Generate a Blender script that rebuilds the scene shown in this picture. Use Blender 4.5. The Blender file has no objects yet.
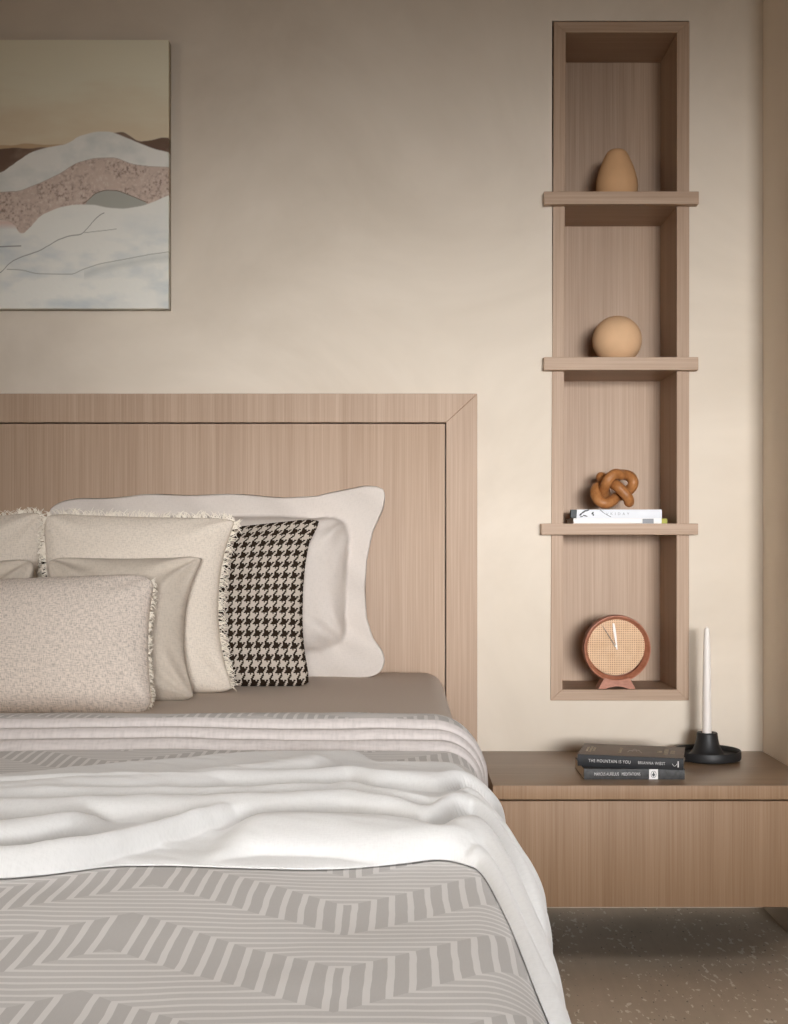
import bpy, bmesh, math, random
import numpy as np
from mathutils import Vector, Matrix, noise
random.seed(7); rng = np.random.default_rng(7)
C = bpy.context.scene.collection
PI = math.pi
E = 0.840          # eye height
D = 2.84           # distance from the camera to the rear wall
F = 1250.0         # focal length in pixels (1024 px tall frame)
VX, VY = 400.0, 538.0

def W(px, py, d):
    """a point of the photograph at distance d from the camera, in metres"""
    return Vector(((px - VX) / F * d, d - D, E - (py - VY) / F * d))

def srgb(r, g, b):
    f = lambda c: (c / 255 / 12.92) if c / 255 <= 0.04045 else ((c / 255 + 0.055) / 1.055) ** 2.4
    return (f(r), f(g), f(b), 1.0)

# ------------------------------------------------------------------ materials
class NT:
    def __init__(s, name):
        s.m = bpy.data.materials.new(name); s.m.use_nodes = True
        s.t = s.m.node_tree; s.n = s.t.nodes; s.l = s.t.links
        s.bsdf = s.n['Principled BSDF']
    def new(s, typ, **kw):
        n = s.n.new(typ)
        for k, v in kw.items():
            if k.startswith('i_'): n.inputs[k[2:].replace('_', ' ')].default_value = v
            else: setattr(n, k, v)
        return n
    def link(s, a, b): s.l.new(a, b)
    def math(s, op, a, b=None, c=None):
        n = s.n.new('ShaderNodeMath'); n.operation = op
        for i, v in enumerate((a, b, c)):
            if v is None: continue
            if isinstance(v, (int, float)): n.inputs[i].default_value = v
            else: s.l.new(v, n.inputs[i])
        return n.outputs[0]
    def mix(s, fac, a, b, blend='MIX'):
        n = s.n.new('ShaderNodeMix'); n.data_type = 'RGBA'; n.blend_type = blend
        for i, v in ((0, fac), (6, a), (7, b)):
            if isinstance(v, (int, float, tuple)): n.inputs[i].default_value = v
            else: s.l.new(v, n.inputs[i])
        return n.outputs[2]
    def mapping(s, scale, kind='Object', rot=(0, 0, 0), loc=(0, 0, 0)):
        tc = s.n.new('ShaderNodeTexCoord'); mp = s.n.new('ShaderNodeMapping')
        mp.inputs['Scale'].default_value = scale; mp.inputs['Rotation'].default_value = rot
        mp.inputs['Location'].default_value = loc
        s.l.new(tc.outputs[kind], mp.inputs[0]); return mp.outputs[0]
    def noise(s, vec, scale=1, detail=3, rough=0.5, dist=0):
        n = s.n.new('ShaderNodeTexNoise'); n.inputs['Scale'].default_value = scale
        n.inputs['Detail'].default_value = detail; n.inputs['Roughness'].default_value = rough
        n.inputs['Distortion'].default_value = dist
        s.l.new(vec, n.inputs['Vector']); return n.outputs['Fac']
    def ramp(s, fac, stops):
        n = s.n.new('ShaderNodeValToRGB'); e = n.color_ramp.elements
        while len(e) < len(stops): e.new(0.5)
        for k, (p, c) in enumerate(stops):
            e[k].position = p; e[k].color = c if isinstance(c, tuple) else (c, c, c, 1)
        s.l.new(fac, n.inputs[0]); return n.outputs[0]
    def bump(s, h, strength=0.3, dist=0.002):
        n = s.n.new('ShaderNodeBump'); n.inputs['Strength'].default_value = strength
        n.inputs['Distance'].default_value = dist
        s.l.new(h, n.inputs['Height']); s.l.new(n.outputs[0], s.bsdf.inputs['Normal'])
    def out(s, col=None, rough=0.8, spec=0.3, sheen=0):
        if col is not None:
            if isinstance(col, tuple): s.bsdf.inputs['Base Color'].default_value = col
            else: s.l.new(col, s.bsdf.inputs['Base Color'])
        s.bsdf.inputs['Roughness'].default_value = rough
        s.bsdf.inputs['Specular IOR Level'].default_value = spec
        s.bsdf.inputs['Sheen Weight'].default_value = sheen
        return s.m

def mat_plain(name, col, rough=0.7, spec=0.3, var=0.06, scale=30, metallic=0, bump=0):
    t = NT(name); v = t.mapping((1, 1, 1)); n = t.noise(v, scale, 3)
    a = tuple(c * (1 - var) for c in col[:3]) + (1,); b = tuple(min(1, c * (1 + var)) for c in col[:3]) + (1,)
    c = t.ramp(n, [(0.3, a), (0.7, b)])
    if bump: t.bump(n, bump, 0.001)
    t.bsdf.inputs['Metallic'].default_value = metallic
    return t.out(c, rough, spec)

def mat_plaster():
    t = NT('limewash_plaster')
    v = t.mapping((1, 1, 1))
    n1 = t.noise(v, 1.6, 5, 0.6, 0.8); n2 = t.noise(v, 7, 4, 0.6, 0.4)
    c1 = t.ramp(n1, [(0.32, srgb(206, 194, 178)), (0.68, srgb(226, 215, 200))])
    c2 = t.mix(t.math('MULTIPLY', n2, 0.25), c1, srgb(222, 213, 199))
    t.bump(t.noise(v, 22, 4, 0.6), 0.08, 0.004)
    return t.out(c2, 0.9, 0.15)

def mat_wood(name, dark, mid, light, sc=(230, 230, 2.4), rough=0.5, spec=0.3):
    t = NT(name)
    v = t.mapping(sc); n = t.noise(v, 1.0, 4, 0.65)
    v2 = t.mapping((sc[0] * 3.1, sc[1] * 3.1, sc[2] * 2.2)); n2 = t.noise(v2, 1.0, 2, 0.5)
    v3 = t.mapping((sc[0] * .12, sc[1] * .12, sc[2] * .25)); n3 = t.noise(v3, 1.0, 2, 0.5)
    c = t.ramp(n, [(0.25, dark), (0.5, mid), (0.75, light)])
    c = t.mix(0.30, c, t.ramp(n2, [(0.35, dark), (0.65, light)]))
    c = t.mix(0.22, c, t.ramp(n3, [(0.35, dark), (0.65, light)]))
    t.bump(n2, 0.08, 0.0006)
    return t.out(c, rough, spec)

def mat_cloth(name, col, weave=420, var=0.10, slub=0.0, bump=0.25, sheen=0.1, dist=0.0008, col2=None):
    """woven cloth on metric UVs"""
    t = NT(name)
    tc = t.new('ShaderNodeTexCoord'); uv = tc.outputs['UV']
    def m(sx, sy):
        mp = t.new('ShaderNodeMapping'); mp.inputs['Scale'].default_value = (sx, sy, 1); t.link(uv, mp.inputs[0]); return mp.outputs[0]
    a = t.noise(m(weave, weave * .22), 1, 2); b = t.noise(m(weave * .22, weave), 1, 2)
    w = t.math('ADD', t.math('MULTIPLY', a, .5), t.math('MULTIPLY', b, .5))
    big = t.noise(m(9, 9), 1, 3)
    dk = tuple(c * (1 - var * 2) for c in col[:3]) + (1,)
    lt = tuple(min(1, c * (1 + var)) for c in (col2 or col)[:3]) + (1,)
    c = t.ramp(w, [(0.38, dk), (0.5, col), (0.62, lt)])
    c = t.mix(t.math('MULTIPLY', big, 0.12), c, dk)
    if slub:
        k = t.noise(m(weave * .45, weave * .45), 1, 3)
        w = t.math('ADD', w, t.math('MULTIPLY', k, slub))
    t.bump(w, bump, dist)
    return t.out(c, 0.95, 0.1, sheen)

def mat_duvet():
    t = NT('jacquard_duvet')
    tc = t.new('ShaderNodeTexCoord'); sp = t.new('ShaderNodeSeparateXYZ'); t.link(tc.outputs['UV'], sp.inputs[0])
    wn = t.noise(tc.outputs['UV'], 14, 2)
    wob = t.math('MULTIPLY', t.math('SUBTRACT', wn, .5), .006)
    x = t.math('ADD', sp.outputs[0], wob); y = t.math('ADD', sp.outputs[1], wob)
    # zigzag bands: lines run across the bed in one band and along it in the next, meeting in nested corners
    dist = t.math('MULTIPLY', t.math('ABSOLUTE', t.math('SUBTRACT', t.math('FRACT', t.math('ADD', t.math('DIVIDE', t.math('ADD', x, .2), .32), 20.5)), .5)), .32)
    q = t.math('DIVIDE', t.math('SUBTRACT', t.math('ADD', y, t.math('MULTIPLY', dist, .75)), .933), .15)
    par = t.math('LESS_THAN', t.math('FRACT', t.math('ADD', q, 20.0)), .5)
    pw = .1 / 7
    def stripe(a): return t.math('GREATER_THAN', t.math('FRACT', a), 0.66)
    sx = stripe(t.math('ADD', t.math('DIVIDE', dist, pw), 100.0))
    sy = stripe(t.math('ADD', t.math('DIVIDE', t.math('SUBTRACT', .933, y), .75 * pw), 200.0))
    line = t.math('ADD', t.math('MULTIPLY', sx, t.math('SUBTRACT', 1.0, par)), t.math('MULTIPLY', sy, par))
    ground = t.mix(par, srgb(188, 185, 182), srgb(200, 197, 194))  # bands with lines along the bed painted darker, imitating the weave's sheen
    fine = t.new('ShaderNodeMapping'); fine.inputs['Scale'].default_value = (900, 120, 1); t.link(tc.outputs['UV'], fine.inputs[0])
    fn = t.noise(fine.outputs[0], 1, 2)
    ground = t.mix(t.math('MULTIPLY', fn, .18), ground, srgb(158, 153, 150))
    c = t.mix(line, ground, srgb(218, 215, 212))
    t.bump(t.math('ADD', line, t.math('MULTIPLY', fn, .5)), 0.35, 0.0009)
    return t.out(c, 0.75, 0.25, 0.15)

def mat_houndstooth():
    t = NT('houndstooth_weave')
    tc = t.new('ShaderNodeTexCoord'); sp = t.new('ShaderNodeSeparateXYZ'); t.link(tc.outputs['UV'], sp.inputs[0])
    i = t.math('FLOOR', t.math('ADD', t.math('MULTIPLY', sp.outputs[0], 8 / 0.0190), 800.0))
    j = t.math('FLOOR', t.math('ADD', t.math('MULTIPLY', sp.outputs[1], 8 / 0.0211), 800.0))
    wi = t.math('LESS_THAN', t.math('MODULO', i, 8.0), 3.5)
    wj = t.math('LESS_THAN', t.math('MODULO', j, 8.0), 3.5)
    top = t.math('LESS_THAN', t.math('MODULO', t.math('ADD', t.math('SUBTRACT', i, j), 1600.0), 4.0), 1.5)
    d = t.math('ADD', t.math('MULTIPLY', top, wi), t.math('MULTIPLY', t.math('SUBTRACT', 1.0, top), wj))
    n = t.noise(tc.outputs['UV'], 600, 2)
    lt = t.mix(n, srgb(170, 158, 145), srgb(206, 196, 184)); dk = t.mix(n, srgb(30, 22, 16), srgb(52, 40, 30))
    t.bump(n, 0.3, 0.001)
    return t.out(t.mix(d, lt, dk), 0.95, 0.1)

def mat_cane():
    t = NT('woven_cane')
    v = t.mapping((1, 1, 1)); sp = t.new('ShaderNodeSeparateXYZ'); t.link(v, sp.inputs[0])
    def tri(o): return t.math('ABSOLUTE', t.math('SUBTRACT', t.math('FRACT', t.math('ADD', t.math('DIVIDE', o, 0.0042), 900.0)), .5))
    a = tri(sp.outputs[0]); b = tri(sp.outputs[2])
    hole = t.math('MULTIPLY', t.math('GREATER_THAN', a, .27), t.math('GREATER_THAN', b, .27))
    n = t.noise(v, 60, 3)
    c = t.mix(n, srgb(206, 170, 134), srgb(230, 198, 164))
    c = t.mix(t.math('MULTIPLY', hole, .9), c, srgb(120, 80, 50))
    t.bump(t.math('SUBTRACT', 1.0, hole), 0.4, 0.0006)
    return t.out(c, 0.6, 0.3)

def mat_floor():
    t = NT('fleck_floor')
    v = t.mapping((1, 1, 1))
    n = t.noise(v, 3.5, 5, .6); v2 = t.mapping((60, 5, 1)); g = t.noise(v2, 1, 3)
    c = t.ramp(n, [(0.3, srgb(200, 186, 166)), (0.7, srgb(224, 208, 188))])
    c = t.mix(t.math('MULTIPLY', g, .3), c, srgb(166, 150, 130))
    v3 = t.mapping((95, 38, 1)); f = t.noise(v3, 1, 2, .5)
    v4 = t.mapping((9, 2.5, 1)); f2 = t.noise(v4, 1, 2)
    fl = t.math('GREATER_THAN', t.math('ADD', f, t.math('MULTIPLY', f2, .40)), .855)
    c = t.mix(t.math('MULTIPLY', fl, .8), c, srgb(250, 244, 232))
    vd = t.mapping((130, 60, 1), loc=(3, 8, 0)); fd = t.math('GREATER_THAN', t.noise(vd, 1, 1), .72)
    c = t.mix(t.math('MULTIPLY', fd, .5), c, srgb(60, 52, 44))
    t.bump(f, .15, .001)
    return t.out(c, 0.6, 0.25)

M = {}
M['plaster'] = mat_plaster()
M['plaster_brightened'] = mat_plain('brightened_plaster', srgb(240, 228, 212), 0.9, .15, .03, 3)  # same plaster, lightened to stand in for light on the right wall
M['ceiling'] = mat_plain('ceiling_timber', srgb(150, 118, 84), 0.8)
WD = (srgb(152, 125, 102), srgb(173, 147, 124), srgb(189, 164, 142))
WT = (srgb(138, 108, 80), srgb(159, 128, 99), srgb(174, 144, 116))  # oak darkened in colour for the weaker light down at the cabinet
M['wood'] = mat_wood('oak_veneer', *WD)
M['wood_h'] = mat_wood('oak_veneer_flat', *WD, sc=(2.4, 230, 230))
M['wood_table'] = mat_wood('oak_veneer_shaded', *WT)
M['wood_top'] = mat_wood('oak_veneer_shaded_top', srgb(128, 104, 80), srgb(144, 120, 95), srgb(158, 133, 108), sc=(2.4, 120, 120), rough=0.32, spec=0.5)  # darker copy of the veneer: dim light on the top put into colour
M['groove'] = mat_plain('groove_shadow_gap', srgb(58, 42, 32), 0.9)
M['duvet'] = mat_duvet()
M['duvet_back'] = mat_cloth('duvet_reverse', srgb(205, 198, 195), weave=260, var=0.05, bump=0.1)
M['throw'] = mat_cloth('soft_white_throw', srgb(226, 226, 225), weave=700, var=0.02, bump=0.12, sheen=0.3)
M['throw_in'] = M['throw']
M['sheet'] = mat_cloth('taupe_sheet', srgb(204, 188, 172), weave=900, var=0.03, bump=0.05)
M['sham'] = mat_cloth('white_linen', srgb(212, 203, 195), weave=500, var=0.025, bump=0.12)
M['sand'] = mat_cloth('sand_linen', srgb(205, 194, 180), weave=420, var=0.05, bump=0.2)
M['ivory'] = mat_cloth('ivory_slub', srgb(230, 219, 205), weave=520, var=0.07, slub=0.3, bump=0.5, dist=0.002)
M['boucle'] = mat_cloth('oatmeal_slub', srgb(221, 209, 198), weave=560, var=0.16, slub=0.25, bump=0.7, dist=0.002)
M['fringe'] = mat_plain('ivory_yarn', srgb(232, 224, 210), 0.95, 0.1)
M['fringe_dk'] = mat_plain('brown_yarn', srgb(150, 138, 124), 0.95, 0.1, 0.3, 200)
M['hound'] = mat_houndstooth()
M['floor'] = mat_floor()
M['clay'] = mat_plain('tan_ceramic', srgb(205, 162, 120), 0.75, 0.25, 0.04, 25)
M['clay2'] = mat_plain('pale_tan_ceramic', srgb(218, 179, 140), 0.75, 0.25, 0.04, 25)
M['knot'] = mat_wood('knot_wood', srgb(128, 80, 42), srgb(168, 112, 64), srgb(190, 134, 84), sc=(60, 30, 60), rough=0.4)
M['copper'] = mat_wood('rosewood', srgb(142, 86, 62), srgb(170, 108, 82), srgb(188, 128, 102), sc=(40, 40, 90), rough=0.45, spec=0.35)
M['cane'] = mat_cane()
M['white_metal'] = mat_plain('white_enamel', srgb(240, 238, 232), 0.4, 0.4, 0.02)
M['dark_metal'] = mat_plain('grey_metal', srgb(110, 104, 92), 0.4, 0.4, 0.05)
M['black'] = mat_plain('black_iron', srgb(34, 34, 35), 0.5, 0.45, 0.15, 60, bump=0.1)
M['wax'] = mat_plain('white_wax', srgb(236, 230, 224), 0.5, 0.4, 0.02)
M['cover_grey'] = mat_plain('charcoal_cover', srgb(112, 104, 97), 0.45, 0.5, 0.12, 40)
M['spine_black'] = mat_plain('black_spine', srgb(38, 39, 42), 0.5, 0.4, 0.1, 50)
M['spine_grey'] = mat_plain('worn_black_spine', srgb(62, 62, 62), 0.55, 0.4, 0.35, 120)
M['paper'] = mat_plain('page_edges', srgb(222, 210, 190), 0.9, 0.1, 0.08, 200)
M['white_cover'] = mat_plain('pale_cover', srgb(222, 225, 230), 0.5, 0.3, 0.02)
M['white_cover2'] = mat_plain('white_cover', srgb(240, 238, 236), 0.5, 0.3, 0.02)
M['ink'] = mat_plain('pale_ink', srgb(206, 204, 202), 0.6, 0.2, 0.02)
M['ink2'] = mat_plain('gold_ink', srgb(172, 160, 140), 0.5, 0.3, 0.02)
M['ink_grey'] = mat_plain('grey_ink', srgb(150, 152, 156), 0.6, 0.2, 0.02)
M['ink_dark'] = mat_plain('dark_ink', srgb(84, 88, 90), 0.6, 0.2, 0.02)
M['ink_black'] = mat_plain('black_ink', srgb(40, 40, 40), 0.6, 0.2, 0.02)
M['green'] = mat_plain('green_tab', srgb(172, 170, 84), 0.6, 0.2, 0.02)
M['base_wood'] = M['wood']

# ------------------------------------------------------------------ mesh helpers
def smooth(me, ang=None):
    for p in me.polygons: p.use_smooth = True
    if ang is not None:
        try: me.set_sharp_from_angle(angle=math.radians(ang))
        except Exception: pass

def link_obj(name, me, mat, parent=None, sm=None):
    o = bpy.data.objects.new(name, me); C.objects.link(o)
    if mat is not None:
        for mm in (mat if isinstance(mat, (list, tuple)) else [mat]): me.materials.append(mm)
    if sm is not None: smooth(me, sm)
    if parent is not None:
        o.parent = parent
        o.matrix_parent_inverse = WM[parent.name].inverted()
    WM[o.name] = Matrix.Identity(4)
    return o
WM = {}
def tag(o, label=None, cat=None, group=None, kind=None):
    if label: o['label'] = label
    if cat: o['category'] = cat
    if group: o['group'] = group
    if kind: o['kind'] = kind
    return o
def thing(name, loc, label, cat, group=None):
    o = bpy.data.objects.new(name, None); C.objects.link(o); o.location = loc; o.empty_display_size = 0.05
    WM[o.name] = Matrix.Translation(loc)
    return tag(o, label, cat, group)
def bm_obj(name, bm, mat, parent=None, sm=None):
    me = bpy.data.meshes.new(name); bm.normal_update(); bm.to_mesh(me); bm.free()
    return link_obj(name, me, mat, parent, sm)
def box(bm, x0, x1, y0, y1, z0, z1, bev=0.0, M4=None, mi=0):
    g = bmesh.ops.create_cube(bm, size=1.0)
    vs = g['verts']
    for v in vs:
        v.co = Vector(((x0 + x1) / 2 + v.co.x * (x1 - x0), (y0 + y1) / 2 + v.co.y * (y1 - y0), (z0 + z1) / 2 + v.co.z * (z1 - z0)))
    fs = list({f for v in vs for f in v.link_faces})
    if bev:
        es = list({e for v in vs for e in v.link_edges})
        r = bmesh.ops.bevel(bm, geom=es, offset=bev, segments=2, affect='EDGES', profile=0.6)
        vs = list({v for f in r['faces'] for v in f.verts}); fs = list({f for v in vs for f in v.link_faces})
        vs = list({v for f in fs for v in f.verts})
    for f in fs: f.material_index = mi
    if M4 is not None:
        for v in vs: v.co = M4 @ v.co
    return vs
def boxo(name, dims, mat, parent=None, bev=0.0, M4=None):
    bm = bmesh.new(); box(bm, *dims, bev=bev, M4=M4)
    return bm_obj(name, bm, mat, parent, 35 if bev else None)
def lathe(bm, prof, cx, cy, seg=56):
    rings = []
    for r, z in prof:
        if r < 1e-6: rings.append([bm.verts.new((cx, cy, z))])
        else: rings.append([bm.verts.new((cx + r * math.cos(2 * PI * k / seg), cy + r * math.sin(2 * PI * k / seg), z)) for k in range(seg)])
    for a, b in zip(rings, rings[1:]):
        for k in range(seg):
            k2 = (k + 1) % seg
            if len(a) == 1 and len(b) == 1: continue
            if len(a) == 1: bm.faces.new((a[0], b[k], b[k2]))
            elif len(b) == 1: bm.faces.new((a[k], a[k2], b[0]))
            else: bm.faces.new((a[k], a[k2], b[k2], b[k]))
    bmesh.ops.recalc_face_normals(bm, faces=bm.faces[:])
def grid_mesh(name, P, UV=None, close=None):
    """P: (n,m,3) array -> quad mesh with UVs"""
    n, m = P.shape[:2]
    idx = np.arange(n * m).reshape(n, m)
    f = np.stack([idx[:-1, :-1], idx[1:, :-1], idx[1:, 1:], idx[:-1, 1:]], -1).reshape(-1, 4)
    me = bpy.data.meshes.new(name)
    me.from_pydata(P.reshape(-1, 3).tolist(), [], f.tolist())
    if UV is not None:
        l = me.uv_layers.new(name='UVMap')
        uv = UV.reshape(-1, 2)[f.reshape(-1)]
        l.data.foreach_set('uv', uv.astype(np.float32).ravel())
    me.update()
    return me
def tube(bm, pts, r, seg=10, caps=True):
    pts = [Vector(p) for p in pts]; rings = []
    rr = r if isinstance(r, (list, tuple)) else [r] * len(pts)
    up = Vector((0, 1, 0.13)).normalized()
    for i, p in enumerate(pts):
        t = (pts[min(i + 1, len(pts) - 1)] - pts[max(i - 1, 0)]).normalized()
        a = (up - t * up.dot(t))
        if a.length < 1e-4: a = Vector((1, 0, 0)) - t * t.x
        a.normalize(); up = a; b = t.cross(a)
        rings.append([bm.verts.new(p + (a * math.cos(2 * PI * k / seg) + b * math.sin(2 * PI * k / seg)) * rr[i]) for k in range(seg)])
    for a, b in zip(rings, rings[1:]):
        for k in range(seg): bm.faces.new((a[k], a[(k + 1) % seg], b[(k + 1) % seg], b[k]))
    if caps:
        bm.faces.new(rings[0][::-1]); bm.faces.new(rings[-1])
def catmull(pts, n=8, closed=False):
    pts = [Vector(p) for p in pts]; out = []; N = len(pts)
    rngi = range(N if closed else N - 1)
    for i in rngi:
        p0 = pts[(i - 1) % N] if closed or i > 0 else pts[0]
        p1 = pts[i]; p2 = pts[(i + 1) % N]
        p3 = pts[(i + 2) % N] if closed or i + 2 < N else pts[-1]
        for k in range(n):
            t = k / n
            out.append(0.5 * ((2 * p1) + (p2 - p0) * t + (2 * p0 - 5 * p1 + 4 * p2 - p3) * t * t + (3 * p1 - p0 - 3 * p2 + p3) * t ** 3))
    if not closed: out.append(pts[-1])
    return out
def text_obj(name, body, size, M4, mat, parent, ext=0.0002, space=1.0, align='LEFT', sx=1.0):
    cu = bpy.data.curves.new(name, 'FONT'); cu.body = body; cu.size = size; cu.extrude = ext
    cu.space_character = space; cu.align_x = align; cu.align_y = 'CENTER'; cu.resolution_u = 3
    o = bpy.data.objects.new(name, cu); C.objects.link(o)
    bpy.context.view_layer.update()
    me = bpy.data.meshes.new_from_object(o); bpy.data.objects.remove(o)
    me.transform(M4 @ Matrix.Diagonal((sx, 1, 1, 1)))
    return link_obj(name, me, mat, parent)

def pnoise(x, y, z=0.0): return noise.noise(Vector((x, y, z)))

# ------------------------------------------------------------------ the setting
XR = 0.825; ZC = 2.55; XL = -3.1; YF = -5.6; XRR = 3.0
NX0, NX1, NZ0, NZ1 = (552 - 400) / 440, (689 - 400) / 440, E - (700.5 - 538) / 440, E + (538 - 21) / 440
def struct(name, bm, mat, sm=None):
    return tag(bm_obj(name, bm, mat, None, sm), kind='structure')
bm = bmesh.new()
box(bm, XL - .2, NX0, 0, .3, 0, ZC); box(bm, NX1, XR + .2, 0, .3, 0, ZC)
box(bm, NX0, NX1, 0, .3, 0, NZ0); box(bm, NX0, NX1, 0, .3, NZ1, ZC); box(bm, NX0, NX1, .24, .3, NZ0, NZ1)
struct('wall_back', bm, M['plaster'])
bm = bmesh.new(); box(bm, XR, XR + .2, -.22, 0, 0, ZC); box(bm, XR + .2, XRR + .1, -.22, -.12, 0, ZC); struct('wall_right', bm, M['plaster_brightened'])
bm = bmesh.new(); box(bm, XL - .2, XL, YF, 0, 0, ZC); struct('wall_left', bm, M['plaster'])
bm = bmesh.new(); box(bm, XRR, XRR + .1, YF, -.22, 0, ZC); struct('wall_far_right', bm, M['plaster'])
WX0, WX1, WZ0, WZ1 = -0.25, 1.85, 0.65, 1.75
bm = bmesh.new()
box(bm, XL, WX0, YF - .2, YF, 0, ZC); box(bm, WX1, XRR, YF - .2, YF, 0, ZC)
box(bm, WX0, WX1, YF - .2, YF, 0, WZ0); box(bm, WX0, WX1, YF - .2, YF, WZ1, ZC)
struct('wall_front', bm, M['plaster'])
bm = bmesh.new()
for x in (WX0, WX1 - .05): box(bm, x, x + .05, YF - .12, YF - .06, WZ0, WZ1)
for z in (WZ0, WZ1 - .05): box(bm, WX0 + .05, WX1 - .05, YF - .12, YF - .06, z, z + .05)
struct('window_1', bm, M['dark_metal'])
bm = bmesh.new(); box(bm, XL - .2, XRR + .2, YF - .2, .3, -.1, 0); struct('floor', bm, M['floor'])
bm = bmesh.new(); box(bm, XL - .2, XRR + .2, YF - .2, .3, ZC, ZC + .1); struct('ceiling', bm, M['ceiling'])

# ------------------------------------------------------------------ the shelving niche
fd = D - .004
def fp(px, py): return ((px - 400) / F * fd, E - (py - 538) / F * fd)
niche = thing('shelving_unit', (0.5, 0, 0.5), 'tall narrow wooden shelving unit set into the plaster wall, with three shelves', 'shelf')
def prism(name, quad, y0, y1, mat, parent, bev=0.0008):
    bm = bmesh.new()
    a = [bm.verts.new((x, y0, z)) for x, z in quad]; b = [bm.verts.new((x, y1, z)) for x, z in quad]
    n = len(quad)
    bm.faces.new(a); bm.faces.new(b[::-1])
    for k in range(n): bm.faces.new((a[k], b[k], b[(k + 1) % n], a[(k + 1) % n]))
    bmesh.ops.recalc_face_normals(bm, faces=bm.faces[:])
    if bev: bmesh.ops.bevel(bm, geom=bm.edges[:], offset=bev, segments=1, affect='EDGES')
    return bm_obj(name, bm, mat, parent)
TLo, TRo, BRo, BLo = fp(554, 21.5), fp(689.5, 21.5), fp(689, 700.5), fp(550.5, 700.5)
TLi, TRi, BRi, BLi = fp(565.8, 32.5), fp(677, 32.5), fp(676.5, 689.5), fp(562.5, 689.5)
ND = 0.176
prism('side_panel', [TLo, TLi, BLi, BLo], -.004, ND, M['wood'], niche)
prism('side_panel', [TRi, TRo, BRo, BRi], -.004, ND, M['wood'], niche)
prism('top_panel', [TLo, TRo, TRi, TLi], -.004, ND, M['wood_h'], niche)
prism('bottom_panel', [BLi, BRi, BRo, BLo], -.004, ND, M['wood_h'], niche)
prism('back_panel', [TLo, TRo, BRo, BLo], ND, ND + .012, M['wood'], niche)
for (x0, x1, y0, y1, xi0, xi1) in ((544, 699, 191.3, 204, 565, 677), (544, 698.5, 357, 370, 564, 677), (541.3, 698.3, 523.5, 534.8, 563.4, 676.6)):
    sd = D - .026; s = F / sd
    bm = bmesh.new()
    zt, zb = E - (y0 - 538) / s, E - (y1 - 538) / s
    box(bm, (x0 - 400) / s, (x1 - 400) / s, -.026, -.0042, zb, zt, bev=0.0012)
    box(bm, (xi0 - 400) / 440 + .001, (xi1 - 400) / 440 - .001, -.0045, ND - .001, zb, zt)
    bm_obj('shelf', bm, M['wood_h'], niche)
Z1, Z2, Z3 = [E - (y - 538) / (F / (D - .026)) for y in (191.3, 357, 523.5)]
Z4 = BLi[1]

# pear-shaped and round vases
d = 2.895; cx = (616.8 - 400) / F * d
bm = bmesh.new(); h = E - (149.7 - 538) / F * d - Z1; R = .0485
prof = [(0, 0), (.036, 0), (.0425, .004), (.0468, .014), (R, .032), (.0472, .048), (.043, .064), (.0375, .080), (.0315, .095), (.0262, .106), (.0215, .113), (.016, .1175), (.009, .1190), (0, .1193)]
lathe(bm, [(r, Z1 + z * h / .1193) for r, z in prof], cx, d - D, 64)
tag(bm_obj('pear_ornament', bm, M['clay'], None, 60), 'tan ceramic pear-shaped ornament on the top shelf of the niche', 'ornament')
d = 2.895; cx = (617 - 400) / F * d; R = 24.6 / F * d
bm = bmesh.new(); zc = Z2 + R * .88
prof = [(0, Z2)] + [(R * math.cos(a) * 1.0, zc + R * math.sin(a) * .99) for a in np.linspace(-math.asin(.88), PI / 2 - .001, 30)]
prof[-1] = (0, zc + R * .99)
lathe(bm, prof, cx, d - D, 72)
tag(bm_obj('sphere_ornament', bm, M['clay2'], None, 60), 'round pale tan ceramic ball ornament on the middle shelf of the niche', 'ornament')

# two pale books and the wooden knot
def book(name, label, x0, x1, y0, y1, z0, z1, cov, pap, M4=None, spine=None, open_side='back', group=None, loc=None, ct=0.0016, ov=0.002):
    """spine faces the camera (-Y)"""
    T = M4 or Matrix.Identity(4)
    t = thing(name, T @ Vector(((x0 + x1) / 2, (y0 + y1) / 2, z0)), label, 'book', group)
    bm = bmesh.new()
    box(bm, x0, x1, y0, y1, z0, z0 + ct, M4=T); box(bm, x0, x1, y0, y1, z1 - ct, z1, M4=T)
    bm_obj('cover', bm, cov, t)
    bm = bmesh.new()
    n = 6
    pr = [(y0 - .0015 * math.sin(PI * k / n), z0 + (z1 - z0) * k / n) for k in range(n + 1)] + [(y0 + .0025, z1), (y0 + .0025, z0)]
    a = [bm.verts.new(T @ Vector((x0, p[0], p[1]))) for p in pr]; b = [bm.verts.new(T @ Vector((x1, p[0], p[1]))) for p in pr]
    bm.faces.new(a); bm.faces.new(b[::-1])
    for k in range(len(pr)): bm.faces.new((a[k], b[k], b[(k + 1) % len(pr)], a[(k + 1) % len(pr)]))
    bmesh.ops.recalc_face_normals(bm, faces=bm.faces[:])
    sp = bm_obj('spine', bm, spine or cov, t, 30)
    bm = bmesh.new(); box(bm, x0 + ov, x1 - ov, y0 + .003, y1 - ov, z0 + ct, z1 - ct, M4=T)
    bm_obj('page_block', bm, pap, t)
    return t, sp, T
sf = D - .006; s = F / sf
bx0, bx1 = (573.4 - 400) / s, (661.5 - 400) / s
zb1 = Z3 + 5.2 / s
t, sp, T = book('paperback_book', 'thin white book lying on the third shelf beneath the pale printed book', bx0, bx1 + .0, sf - D, .12, Z3, zb1, M['white_cover2'], M['white_cover2'], spine=M['white_cover2'])
bm = bmesh.new(); box(bm, (642.5 - 400) / s, (653.5 - 400) / s, sf - D - .0021, sf - D, Z3 + .0005, zb1 - .0008); bm_obj('grey_block', bm, M['ink_grey'], sp)
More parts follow.
